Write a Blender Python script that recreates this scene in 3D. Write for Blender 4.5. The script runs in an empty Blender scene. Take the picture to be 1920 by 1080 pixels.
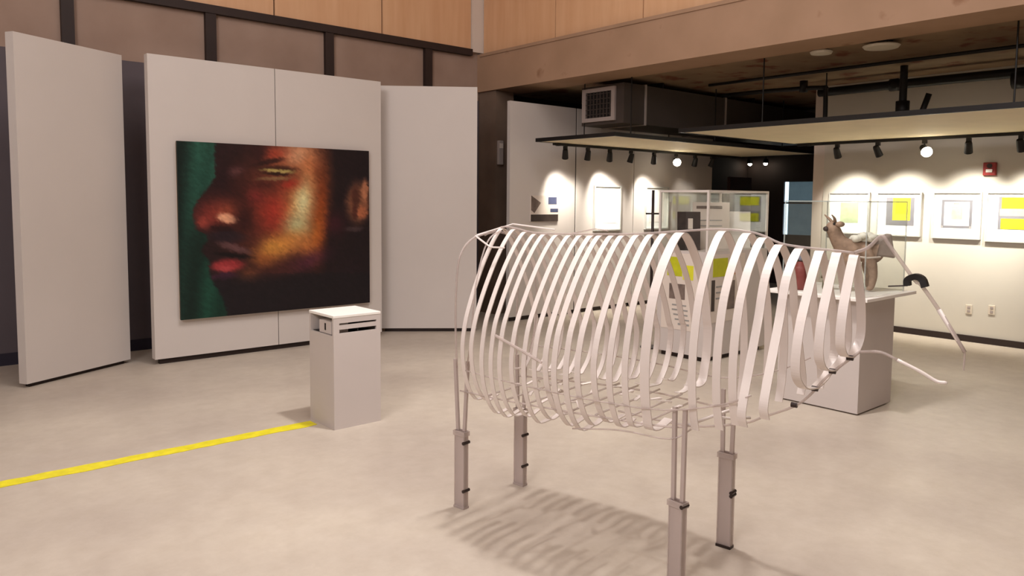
import bpy, bmesh, math, random
from mathutils import Vector, Matrix
random.seed(7)
SC = bpy.context.scene
COL = SC.collection
pi = math.pi

# ------------------------------------------------------------------ materials
def lin(c):
    return tuple(((v/255)/12.92 if v/255 <= 0.04045 else ((v/255+0.055)/1.055)**2.4) for v in c)

def mat(name, rgb, rough=0.6, noise=0.0, scale=6.0, metal=0.0, trans=0.0, bump=0.0, emit=0.0, ior=1.45, spec=0.5, detail=4.0):
    m = bpy.data.materials.new(name); m.use_nodes = True
    nt = m.node_tree; b = nt.nodes['Principled BSDF']
    c = lin(rgb)
    b.inputs['Base Color'].default_value = (*c, 1)
    b.inputs['Roughness'].default_value = rough
    b.inputs['Metallic'].default_value = metal
    b.inputs['Transmission Weight'].default_value = trans
    b.inputs['IOR'].default_value = ior
    b.inputs['Specular IOR Level'].default_value = spec
    if emit:
        b.inputs['Emission Color'].default_value = (*c, 1)
        b.inputs['Emission Strength'].default_value = emit
    if noise or bump:
        tc = nt.nodes.new('ShaderNodeTexCoord')
        nz = nt.nodes.new('ShaderNodeTexNoise')
        nz.inputs['Scale'].default_value = scale; nz.inputs['Detail'].default_value = detail
        nt.links.new(tc.outputs['Object'], nz.inputs['Vector'])
        if noise:
            rp = nt.nodes.new('ShaderNodeValToRGB')
            rp.color_ramp.elements[0].position = 0.3; rp.color_ramp.elements[1].position = 0.7
            rp.color_ramp.elements[0].color = (*[max(0, v*(1-noise)) for v in c], 1)
            rp.color_ramp.elements[1].color = (*[min(1, v*(1+noise)) for v in c], 1)
            nt.links.new(nz.outputs['Fac'], rp.inputs['Fac'])
            nt.links.new(rp.outputs['Color'], b.inputs['Base Color'])
        if bump:
            bp = nt.nodes.new('ShaderNodeBump'); bp.inputs['Strength'].default_value = bump
            bp.inputs['Distance'].default_value = 0.01
            nt.links.new(nz.outputs['Fac'], bp.inputs['Height'])
            nt.links.new(bp.outputs['Normal'], b.inputs['Normal'])
    return m

def glass_mat(name, tint=(252, 253, 252)):
    m = bpy.data.materials.new(name); m.use_nodes = True
    nt = m.node_tree; nt.nodes.clear()
    o = nt.nodes.new('ShaderNodeOutputMaterial'); mx = nt.nodes.new('ShaderNodeMixShader')
    t = nt.nodes.new('ShaderNodeBsdfTransparent'); g = nt.nodes.new('ShaderNodeBsdfGlossy')
    f = nt.nodes.new('ShaderNodeMath'); f.operation = 'POWER'; f.inputs[1].default_value = 3.2
    lw = nt.nodes.new('ShaderNodeLayerWeight'); lw.inputs['Blend'].default_value = 0.5; f2 = nt.nodes.new('ShaderNodeMath'); f2.operation = 'MULTIPLY_ADD'; f2.inputs[1].default_value = 0.5; f2.inputs[2].default_value = 0.03
    nt.links.new(lw.outputs['Facing'], f.inputs[0]); nt.links.new(f.outputs[0], f2.inputs[0]); f = f2
    t.inputs['Color'].default_value = (*lin(tint), 1); g.inputs['Roughness'].default_value = 0.02
    nt.links.new(f.outputs[0], mx.inputs[0]); nt.links.new(t.outputs[0], mx.inputs[1]); nt.links.new(g.outputs[0], mx.inputs[2])
    nt.links.new(mx.outputs[0], o.inputs[0])
    return m

def acrylic_mat(name, rgb, clear):
    """translucent plastic: part diffuse, part see-through, with a glossy skin"""
    m = bpy.data.materials.new(name); m.use_nodes = True
    nt = m.node_tree; b = nt.nodes['Principled BSDF']
    b.inputs['Base Color'].default_value = (*lin(rgb), 1); b.inputs['Roughness'].default_value = 0.22
    o = nt.nodes['Material Output']; t = nt.nodes.new('ShaderNodeBsdfTransparent'); mx = nt.nodes.new('ShaderNodeMixShader')
    t.inputs['Color'].default_value = (0.9, 0.87, 0.85, 1)
    mx.inputs[0].default_value = clear
    nt.links.new(b.outputs[0], mx.inputs[1]); nt.links.new(t.outputs[0], mx.inputs[2]); nt.links.new(mx.outputs[0], o.inputs[0])
    return m

def floor_mat():
    m = bpy.data.materials.new('worn_concrete_floor'); m.use_nodes = True
    nt = m.node_tree; b = nt.nodes['Principled BSDF']
    tc = nt.nodes.new('ShaderNodeTexCoord')
    n1 = nt.nodes.new('ShaderNodeTexNoise'); n1.inputs['Scale'].default_value = 0.9; n1.inputs['Detail'].default_value = 6
    n2 = nt.nodes.new('ShaderNodeTexNoise'); n2.inputs['Scale'].default_value = 7; n2.inputs['Detail'].default_value = 8; n2.inputs['Roughness'].default_value = 0.7
    r1 = nt.nodes.new('ShaderNodeValToRGB'); r2 = nt.nodes.new('ShaderNodeValToRGB')
    r1.color_ramp.elements[0].position = 0.32; r1.color_ramp.elements[1].position = 0.68
    r1.color_ramp.elements[0].color = (*lin((182, 169, 156)), 1); r1.color_ramp.elements[1].color = (*lin((202, 190, 174)), 1)
    r2.color_ramp.elements[0].position = 0.3; r2.color_ramp.elements[1].position = 0.72
    r2.color_ramp.elements[0].color = (0.86, 0.84, 0.82, 1); r2.color_ramp.elements[1].color = (1, 1, 1, 1)
    mx = nt.nodes.new('ShaderNodeMix'); mx.data_type = 'RGBA'; mx.blend_type = 'MULTIPLY'; mx.inputs['Factor'].default_value = 1
    for n in (n1, n2): nt.links.new(tc.outputs['Object'], n.inputs['Vector'])
    nt.links.new(n1.outputs['Fac'], r1.inputs['Fac']); nt.links.new(n2.outputs['Fac'], r2.inputs['Fac'])
    nt.links.new(r1.outputs['Color'], mx.inputs['A']); nt.links.new(r2.outputs['Color'], mx.inputs['B'])
    nt.links.new(mx.outputs['Result'], b.inputs['Base Color'])
    b.inputs['Roughness'].default_value = 0.48; b.inputs['Specular IOR Level'].default_value = 0.35
    return m

def wood_mat():
    m = bpy.data.materials.new('tan_wood_cladding'); m.use_nodes = True
    nt = m.node_tree; b = nt.nodes['Principled BSDF']
    tc = nt.nodes.new('ShaderNodeTexCoord'); mp = nt.nodes.new('ShaderNodeMapping'); mp.inputs['Scale'].default_value = (8, 8, 0.8)
    nz = nt.nodes.new('ShaderNodeTexNoise'); nz.inputs['Scale'].default_value = 1.2; nz.inputs['Detail'].default_value = 5
    rp = nt.nodes.new('ShaderNodeValToRGB')
    rp.color_ramp.elements[0].position = 0.3; rp.color_ramp.elements[1].position = 0.7
    rp.color_ramp.elements[0].color = (*lin((212, 164, 124)), 1); rp.color_ramp.elements[1].color = (*lin((222, 178, 138)), 1)
    nt.links.new(tc.outputs['Object'], mp.inputs['Vector']); nt.links.new(mp.outputs['Vector'], nz.inputs['Vector'])
    nt.links.new(nz.outputs['Fac'], rp.inputs['Fac']); nt.links.new(rp.outputs['Color'], b.inputs['Base Color'])
    b.inputs['Roughness'].default_value = 0.5
    return m

def concrete_mat(name, c0, c1, rust=None, scale=2.0, thr=(0.6, 0.7)):
    m = bpy.data.materials.new(name); m.use_nodes = True
    nt = m.node_tree; b = nt.nodes['Principled BSDF']
    tc = nt.nodes.new('ShaderNodeTexCoord'); nz = nt.nodes.new('ShaderNodeTexNoise'); nz.inputs['Scale'].default_value = scale; nz.inputs['Detail'].default_value = 7
    rp = nt.nodes.new('ShaderNodeValToRGB'); rp.color_ramp.elements[0].position = 0.3; rp.color_ramp.elements[1].position = 0.7
    rp.color_ramp.elements[0].color = (*lin(c0), 1); rp.color_ramp.elements[1].color = (*lin(c1), 1)
    nt.links.new(tc.outputs['Object'], nz.inputs['Vector']); nt.links.new(nz.outputs['Fac'], rp.inputs['Fac'])
    last = rp.outputs['Color']
    if rust:
        n2 = nt.nodes.new('ShaderNodeTexNoise'); n2.inputs['Scale'].default_value = 3.2; n2.inputs['Detail'].default_value = 4
        r2 = nt.nodes.new('ShaderNodeValToRGB'); r2.color_ramp.elements[0].position = thr[0]; r2.color_ramp.elements[1].position = thr[1]
        mx = nt.nodes.new('ShaderNodeMix'); mx.data_type = 'RGBA'
        nt.links.new(tc.outputs['Object'], n2.inputs['Vector']); nt.links.new(n2.outputs['Fac'], r2.inputs['Fac'])
        nt.links.new(r2.outputs['Color'], mx.inputs['Factor']); nt.links.new(last, mx.inputs['A'])
        mx.inputs['B'].default_value = (*lin(rust), 1); last = mx.outputs['Result']
    nt.links.new(last, b.inputs['Base Color']); b.inputs['Roughness'].default_value = 0.85
    bp = nt.nodes.new('ShaderNodeBump'); bp.inputs['Strength'].default_value = 0.25; bp.inputs['Distance'].default_value = 0.01
    nt.links.new(nz.outputs['Fac'], bp.inputs['Height']); nt.links.new(bp.outputs['Normal'], b.inputs['Normal'])
    return m

def paint_mat():
    m = bpy.data.materials.new('oil_paint'); m.use_nodes = True
    nt = m.node_tree; b = nt.nodes['Principled BSDF']
    a = nt.nodes.new('ShaderNodeVertexColor'); a.layer_name = 'paint'
    nt.links.new(a.outputs['Color'], b.inputs['Base Color']); b.inputs['Roughness'].default_value = 0.55
    b.inputs['Specular IOR Level'].default_value = 0.25
    return m

M = dict(
    floor=floor_mat(), wood=wood_mat(),
    white=mat('white_panel_paint', (205, 195, 188), 0.6, 0.02, 1.5),
    hallwhite=mat('hall_wall_paint', (222, 214, 208), 0.7, 0.02, 1.5),
    lower=mat('shaded_wall_tone', (92, 82, 86), 0.8, 0.05, 2),  # shade on the concrete behind the panels, put into the colour
    whitecool=mat('white_wall_paint', (206, 199, 186), 0.7, 0.02, 1.5),
    plinth=mat('white_plinth_paint', (198, 187, 181), 0.5, 0.015, 3),
    white2=mat('bright_white_paint', (240, 234, 226), 0.5),
    conc=concrete_mat('board_marked_concrete', (150, 124, 108), (164, 138, 122)),
    beam=concrete_mat('brown_beam_concrete', (158, 126, 100), (172, 138, 112), (142, 106, 80), 1.6, (0.66, 0.76)),
    ceil=concrete_mat('dark_stained_ceiling', (122, 98, 74), (150, 124, 96), (112, 62, 36), 2.2, (0.56, 0.66)),
    dark=mat('dark_brown_steel', (44, 30, 26), 0.6, 0.1, 5),
    black=mat('black_metal', (22, 19, 18), 0.5),
    darkwall=mat('dark_void_wall', (48, 36, 32), 0.8, 0.1, 2),  # near-black colour carries the darkness of the unlit void
    col=concrete_mat('brown_column_concrete', (104, 84, 70), (122, 100, 84)),
    navy=mat('navy_baseboard', (40, 34, 48), 0.7),
    paint=paint_mat(),
    canvas=mat('raw_canvas_edge', (40, 30, 28), 0.8),
    pine=mat('pine_stretcher', (170, 140, 100), 0.7, 0.1, 8),
    yellow=mat('yellow_floor_tape', (226, 212, 40), 0.5, 0.12, 14),
    rib=acrylic_mat('white_translucent_strip', (232, 220, 213), 0.07),
    tube=acrylic_mat('clear_acrylic_tube', (214, 200, 194), 0.55),
    leg=acrylic_mat('smoky_acrylic_post', (196, 180, 174), 0.22),
    bolt=mat('dark_bolt_steel', (60, 50, 48), 0.4, metal=0.6),
    glass=glass_mat('clear_glass'),
    winglass=mat('daylit_window_glass', (104, 126, 136), 0.2, 0.35, 2.5, emit=0.4),
    winbright=mat('bright_window_strip', (200, 222, 235), 0.3, emit=2.2),
    grey=mat('grey_sheet_metal', (70, 61, 56), 0.5, 0.05, 4),
    greyl=mat('light_grey_metal', (165, 152, 146), 0.5),
    cream=mat('cream_soffit_board', (222, 206, 172), 0.8, 0.04, 3),
    frame=mat('white_picture_frame', (190, 188, 182), 0.5),
    mount=mat('white_mount_card', (240, 240, 234), 0.8),
    red=mat('red_alarm_plastic', (150, 40, 36), 0.4),
    lens=mat('lit_lamp_lens', (255, 244, 222), 0.3, emit=30),
    lensdim=mat('lamp_lens_rim', (255, 240, 215), 0.3, emit=4),
    brown=mat('brown_clay', (162, 134, 114), 0.8, 0.3, 22, bump=0.4),
    greybrown=mat('grey_brown_felt', (166, 150, 142), 0.9, 0.15, 20),
    fluff=mat('white_wool', (240, 236, 222), 0.95, 0.05, 20, bump=0.4),
    disc=mat('pale_ceiling_disc', (205, 196, 180), 0.6),
    pyellow=mat('yellow_green_ink', (186, 186, 30), 0.8, 0.12, 9),
    pylemon=mat('lemon_ink', (212, 208, 50), 0.8, 0.1, 9),
    pgrey=mat('grey_ink', (150, 146, 142), 0.8, 0.1, 12),
    plilac=mat('pale_grey_paper', (118, 116, 120), 0.8, 0.05, 12),
    pgreen=mat('pale_green_ink', (176, 186, 150), 0.8, 0.15, 16),
    photo=mat('grey_photograph', (112, 96, 88), 0.6, 0.3, 14),
    photodark=mat('dark_photograph', (58, 46, 42), 0.5, 0.3, 14),
    pale=mat('pale_card', (216, 202, 190), 0.8),
    orange=mat('orange_ink', (196, 130, 76), 0.8),
    blue=mat('slate_blue_ink', (66, 70, 96), 0.7, 0.2, 10),
    bluegrey=mat('blue_grey_cloth', (150, 156, 176), 0.9, 0.3, 25),
    maroon=mat('maroon_clay', (128, 52, 46), 0.6),
    moss=mat('moss_grey_clay', (126, 118, 92), 0.8, 0.2, 18),
    plate=mat('ivory_wall_plate', (214, 202, 184), 0.5),
)

# ------------------------------------------------------------------ mesh helper
class MB:
    def __init__(s): s.bm = bmesh.new()
    def box(s, x0, x1, y0, y1, z0, z1):
        v = [s.bm.verts.new(p) for p in ((x0,y0,z0),(x1,y0,z0),(x1,y1,z0),(x0,y1,z0),(x0,y0,z1),(x1,y0,z1),(x1,y1,z1),(x0,y1,z1))]
        for f in ((3,2,1,0),(4,5,6,7),(0,1,5,4),(1,2,6,5),(2,3,7,6),(3,0,4,7)): s.bm.faces.new([v[i] for i in f])
        return s
    def hexa(s, base, top):
        v = [s.bm.verts.new(p) for p in list(base)+list(top)]
        for f in ((3,2,1,0),(4,5,6,7),(0,1,5,4),(1,2,6,5),(2,3,7,6),(3,0,4,7)): s.bm.faces.new([v[i] for i in f])
        return s
    def wallbox(s, p, q, t, z0, z1):
        """upright slab from p to q on plan, thickness t to the left of p->q"""
        d = Vector((q[0]-p[0], q[1]-p[1])).normalized(); n = Vector((-d.y, d.x))*t
        b = [(p[0],p[1]),(q[0],q[1]),(q[0]+n.x,q[1]+n.y),(p[0]+n.x,p[1]+n.y)]
        return s.hexa([(x,y,z0) for x,y in b], [(x,y,z1) for x,y in b])
    def sweep(s, pts, sect, cap=True, up=Vector((0,0,1)), closed=False):
        """pts: centre line; sect: list of (side, up) offsets"""
        pts = [Vector(p) for p in pts]; rings = []; n = len(pts); prev = None
        for i, p in enumerate(pts):
            t = (pts[min(i+1,n-1)]-pts[max(i-1,0)])
            t = t.normalized() if t.length > 1e-9 else Vector((0,0,1))
            u = up if abs(t.dot(up)) < 0.97 else Vector((0.3,0.95,0))
            if prev is not None:
                a = prev - t*prev.dot(t)
                a = a.normalized() if a.length > 1e-6 else t.cross(u).normalized()
            else: a = t.cross(u).normalized()
            prev = a; b = a.cross(t).normalized()
            sc = sect[i] if isinstance(sect[0][0], (list, tuple)) else sect
            rings.append([s.bm.verts.new(p + a*x + b*y) for x, y in sc])
        m = len(rings[0])
        for i in range(n-1):
            for k in range(m):
                s.bm.faces.new((rings[i][k], rings[i][(k+1)%m], rings[i+1][(k+1)%m], rings[i+1][k]))
        if cap:
            s.bm.faces.new(rings[0][::-1]); s.bm.faces.new(rings[-1])
        return s
    def tube(s, pts, r, seg=8):
        if isinstance(r, (int, float)): r = [r]*len(pts)
        return s.sweep(pts, [[(math.cos(2*pi*k/seg)*q, math.sin(2*pi*k/seg)*q) for k in range(seg)] for q in r])
    def ribbon(s, pts, wdir, width, thick):
        """flat band: wdir = constant width direction"""
        pts = [Vector(p) for p in pts]; w = Vector(wdir).normalized()*width/2; rings = []; n = len(pts)
        for i, p in enumerate(pts):
            t = (pts[min(i+1,n-1)]-pts[max(i-1,0)]).normalized(); b = t.cross(w).normalized()*thick/2
            rings.append([s.bm.verts.new(p+x) for x in (w+b, w-b, -w-b, -w+b)])
        for i in range(n-1):
            for k in range(4):
                s.bm.faces.new((rings[i][k], rings[i][(k+1)%4], rings[i+1][(k+1)%4], rings[i+1][k]))
        s.bm.faces.new(rings[0][::-1]); s.bm.faces.new(rings[-1]); return s
    def lathe(s, prof, seg=24, origin=(0,0,0), axis=None):
        """prof: (r, h) list, closed at both ends where r == 0"""
        o = Vector(origin); Q = Matrix.Identity(3) if axis is None else Vector((0,0,1)).rotation_difference(Vector(axis)).to_matrix()
        rings = []
        for r, h in prof:
            if r < 1e-6: rings.append([s.bm.verts.new(o + Q @ Vector((0,0,h)))])
            else: rings.append([s.bm.verts.new(o + Q @ Vector((r*math.cos(2*pi*k/seg), r*math.sin(2*pi*k/seg), h))) for k in range(seg)])
        for a, b in zip(rings, rings[1:]):
            for k in range(seg):
                k2 = (k+1) % seg
                if len(a) == 1 and len(b) > 1: s.bm.faces.new((a[0], b[k], b[k2]))
                elif len(b) == 1 and len(a) > 1: s.bm.faces.new((a[k], a[k2], b[0]))
                elif len(a) > 1: s.bm.faces.new((a[k], a[k2], b[k2], b[k]))
        return s
    def blob(s, c, r, seg=12, bump=0.0, seed=0):
        rnd = random.Random(seed); res = bmesh.ops.create_icosphere(s.bm, subdivisions=2, radius=1)
        for v in res['verts']:
            k = 1 + rnd.uniform(-bump, bump)
            v.co = Vector((c[0]+v.co.x*r[0]*k, c[1]+v.co.y*r[1]*k, c[2]+v.co.z*r[2]*k))
        return s
    def build(s, name, m, parent=None, smooth=False, bevel=0.0, origin=None):
        bmesh.ops.recalc_face_normals(s.bm, faces=s.bm.faces[:])
        me = bpy.data.meshes.new(name)
        o = bpy.data.objects.new(name, me)
        if parent is None and origin is not None:
            bmesh.ops.translate(s.bm, verts=s.bm.verts[:], vec=-Vector(origin)); o.location = origin
        if parent is not None and s.world:
            off = world_loc(parent); bmesh.ops.translate(s.bm, verts=s.bm.verts[:], vec=-off)
        s.bm.to_mesh(me); s.bm.free()
        if smooth:
            for p in me.polygons: p.use_smooth = True
        me.materials.append(m); COL.objects.link(o)
        if parent is not None: o.parent = parent
        if bevel:
            b = o.modifiers.new('bevel', 'BEVEL'); b.width = bevel; b.segments = 2; b.limit_method = 'ANGLE'
        return o
    world = True

def world_loc(o):
    v = Vector((0,0,0))
    while o is not None: v += Vector(o.location); o = o.parent
    return v

class ML(MB):          # same, but geometry is already local to the parent
    world = False

def tag(o, label, cat, group=None):
    o['label'] = label; o['category'] = cat
    if group: o['group'] = group
    return o
def thing(name, label, cat, loc=(0,0,0), group=None):
    o = bpy.data.objects.new(name, None); COL.objects.link(o); o.location = loc; o.empty_display_size = 0.1
    return tag(o, label, cat, group)
def structure(o): o['kind'] = 'structure'; return o

# ------------------------------------------------------------------ camera
F, CY, H = 1430.0, 481.0, 1.65
pitch = math.atan(108/1430); roll = 0.008; yaw = math.radians(-40.9)
fw = Vector((math.sin(-yaw)*math.cos(pitch), math.cos(yaw)*math.cos(pitch), -math.sin(pitch)))
r0 = Vector((math.cos(yaw), math.sin(yaw), 0)); u0 = r0.cross(fw)
rr = math.cos(roll)*r0 + math.sin(roll)*u0; uu = math.cos(roll)*u0 - math.sin(roll)*r0
cd = bpy.data.cameras.new('camera'); co = bpy.data.objects.new('camera', cd); COL.objects.link(co)
mw = Matrix(((rr.x, uu.x, -fw.x, 0), (rr.y, uu.y, -fw.y, 0), (rr.z, uu.z, -fw.z, H), (0,0,0,1)))
co.matrix_world = mw
cd.sensor_width = 36; cd.lens = F/1920*36; cd.shift_y = -(540-CY)/1920; cd.clip_start = 0.05; cd.clip_end = 100
SC.camera = co

# ------------------------------------------------------------------ room
structure(MB().box(-4, 22, -5, 13, -0.1, 0).build('floor', M['floor']))
YB = 8.73; XB = 6.875; ZC = 3.2
structure(MB().box(-4, 6.9, YB, YB+0.25, 0, 3.74).build('wall_back', M['conc']))
# cladding above the rail: separate boards with open joints in front of a dark backing
b = MB()
for x0, x1 in ((-4, -0.6), (-0.585, 0.88), (0.895, 2.35), (2.365, 3.826), (3.845, 5.277), (5.297, 6.735)):
    b.box(x0, x1, YB-0.03, YB, 3.76, 6.6)
structure(b.build('wall_upper_back', M['wood']))
structure(MB().box(-4, 6.97, YB+0.005, YB+0.2, 3.745, 6.6).build('wall_upper_backing', M['dark']))
structure(MB().box(6.742, 6.965, YB-0.06, YB, 3.72, 6.6).build('trim_1', M['pale']))
structure(MB().box(-4, 6.74, YB-0.07, YB-0.002, 3.665, 3.755).build('trim_2', M['dark']))
for i, (x0, x1) in enumerate(((0.18, 0.29), (1.64, 1.755), (3.035, 3.15), (4.475, 4.585), (5.94, 6.055))):
    structure(MB().box(x0, x1, YB-0.06, YB-0.002, 0.1, 3.664).build('trim_%d' % (i+3), M['dark']))
structure(MB().box(-4, 6.90, YB-0.012, YB-0.001, 0.12, 3.05).build('wall_back_lower', M['lower']))  # thin dark sheet over the concrete, carrying its shade
structure(MB().box(-4, 6.87, YB-0.02, YB-0.002, 0, 0.12).build('baseboard_back', M['navy']))
# beam and the cladding on it
structure(MB().box(XB, XB+0.55, -5, YB+0.25, 3.17, 3.70).build('beam', M['beam']))
b = MB()
for y0, y1 in ((-5, 2.85), (2.865, 4.3), (4.315, 5.745), (5.76, 7.185), (7.20, YB-0.07)):
    b.box(XB+0.06, XB+0.1, y0, y1, 3.702, 6.6)
structure(b.build('wall_upper_right', M['wood']))
structure(MB().box(XB+0.105, XB+0.3, -5, YB, 3.701, 6.6).build('wall_upper_right_backing', M['conc']))
structure(MB().box(XB-0.012, XB+0.06, -5, YB-0.07, 3.66, 3.70).build('trim_8', M['beam']))
# rest of the hall, behind and beside the camera
structure(MB().box(-4.2, -4, -5, YB, 0, 6.6).build('wall_left', M['hallwhite']))
structure(MB().box(-4.2, 22, -5.2, -5, 0, 6.6).build('wall_front', M['hallwhite']))
structure(MB().box(-4.2, XB+0.3, -5.2, YB+0.2, 6.6, 6.75).build('ceiling_hall', M['hallwhite']))
# gallery under the slab
structure(MB().box(XB+0.55, 22, -5, 13, ZC, ZC+0.2).build('ceiling', M['ceil']))
structure(MB().box(6.91, 7.24, 8.35, YB, 0, 3.169).build('column', M['col']))
structure(MB().box(7.24, 22, YB+0.05, YB+0.25, 0, ZC-0.002).build('wall_gallery_back', M['darkwall']))
structure(MB().box(10.0, 10.2, -5, 5.1, 0, ZC-0.002).build('wall_right', M['whitecool']))
structure(MB().box(10.02, 10.3, 5.102, 5.26, 0, ZC-0.002).build('column_pier', M['pale']))
structure(MB().box(9.975, 9.999, -5, 5.1, 0, 0.075).build('baseboard_right', M['dark']))
# dark passage with a window at its end
structure(MB().box(14.0, 14.2, 5.0, 7.30, 0, ZC-0.002).box(14.0, 14.2, 7.98, 8.77, 0, ZC-0.002)
          .box(14.0, 14.2, 7.30, 7.98, 2.07, ZC-0.002).box(14.0, 14.2, 7.30, 7.98, 0, 0.95).build('wall_passage', M['darkwall']))
structure(MB().box(10.31, 14, 5.0, 5.2, 0, ZC-0.002).build('wall_passage_side', M['darkwall']))
w = structure(MB().box(13.985, 14.06, 7.30, 7.34, 0.95, 2.07).box(13.985, 14.06, 7.94, 7.98, 0.95, 2.07).box(13.985, 14.06, 7.341, 7.939, 0.95, 0.99)
          .box(13.985, 14.06, 7.341, 7.939, 2.03, 2.07).box(13.985, 14.06, 7.341, 7.939, 1.60, 1.63).build('window_1', M['dark']))
MB().box(14.03, 14.045, 7.341, 7.86, 0.991, 1.599).box(14.03, 14.045, 7.341, 7.86, 1.631, 2.029).build('glass_pane', M['winglass'], w)
MB().box(14.03, 14.045, 7.861, 7.939, 0.991, 1.599).box(14.03, 14.045, 7.861, 7.939, 1.631, 2.029).build('bright_pane', M['winbright'], w)
d = structure(MB().box(12.05, 12.75, 7.9, 7.96, 0, 2.08).build('dark_column_1', mat('dark_brown_column', (74, 52, 44), 0.6)))  # dark column by the passage, shaped as a door with an invented handle
MB().box(12.10, 12.14, 7.86, 7.90, 0.95, 1.12).build('column_handle', M['bolt'], d)

# ------------------------------------------------------------------ big display panels
def board_panel(name, label, p, q, t, z0, z1, seams=(), grp=None):
    root = thing(name, label, 'display screen', (p[0], p[1], 0), grp)
    p, q = Vector(p), Vector(q); d = (q-p).normalized(); n = Vector((-d.y, d.x)); L = (q-p).length
    cuts = [0] + list(seams) + [L]
    for i, (a, b_) in enumerate(zip(cuts, cuts[1:])):
        a2 = a + (0.004 if i else 0); b2 = b_ - (0.004 if i < len(cuts)-2 else 0)
        MB().wallbox(p+d*a2, p+d*b2, t, z0, z1).build('board', M['white'], root)
    MB().wallbox(p+d*0.05+n*0.035, p+d*(L-0.05)+n*0.035, t-0.045 if t > 0.07 else 0.02, 0, z0).build('base', M['dark'], root)
    if seams:
        for c in seams:
            MB().wallbox(p+d*(c-0.003)+n*0.012, p+d*(c+0.003)+n*0.012, t-0.02, z0, z1-0.002).build('joint_strip', M['dark'], root)
    return root
board_panel('exhibition_screen', 'tall white angled display panel standing left of the panel that carries the painting', (1.075, 7.565), (2.035, 8.115), 0.09, 0.035, 3.0)
board_panel('exhibition_screen', 'wide white two-board display panel that carries the large face painting', (2.185, 7.83), (4.735, 7.83), 0.10, 0.055, 3.0, (1.262,))
board_panel('exhibition_screen', 'blank white angled display panel beside the brown column', (4.88, 8.10), (5.815, 7.38), 0.07, 0.045, 3.0)
G = 'white wall panels of the gallery behind the rib sculpture'
board_panel('gallery_screen', 'white gallery panel carrying the small blue and grey photograph', (6.62, 7.70), (7.852, 7.70), 0.06, 0.06, 2.94, grp=G)
board_panel('gallery_screen', 'white gallery panel behind the tall framed print under the track lights', (7.878, 7.70), (9.13, 7.70), 0.06, 0.06, 2.94, grp=G)
board_panel('gallery_screen', 'white gallery panel carrying the framed print half hidden by the glass case', (9.146, 7.70), (10.48, 7.70), 0.06, 0.06, 2.94, grp=G)
board_panel('gallery_screen', 'dim bare gallery panel at the mouth of the dark passage', (10.50, 7.74), (11.25, 7.74), 0.06, 0.06, 2.94, grp=G)
structure(MB().box(7.853, 7.877, 7.71, 7.75, 0, 2.94).build('trim_9', M['dark']))

# ------------------------------------------------------------------ painting
TL, TR, BR, BL = (68, 65), (1042, 115), (1050, 880), (98, 965)
def sstep(a, b, x):
    t = min(1, max(0, (x-a)/(b-a))); return t*t*(3-2*t)
PROF = [(60,238),(120,236),(180,240),(240,240),(270,225),(300,208),(340,180),(380,155),(430,143),(480,146),(515,165),(535,200),(560,205),(590,185),(615,178),(640,195),(670,215),(700,218),(735,222),(770,235),(810,255),(850,275),(900,290),(970,305)]
def prof(y):
    for (y0, x0), (y1, x1) in zip(PROF, PROF[1:]):
        if y0 <= y <= y1: return x0+(x1-x0)*(y-y0)/(y1-y0)
    return PROF[0][1] if y < 60 else PROF[-1][1]
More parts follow.
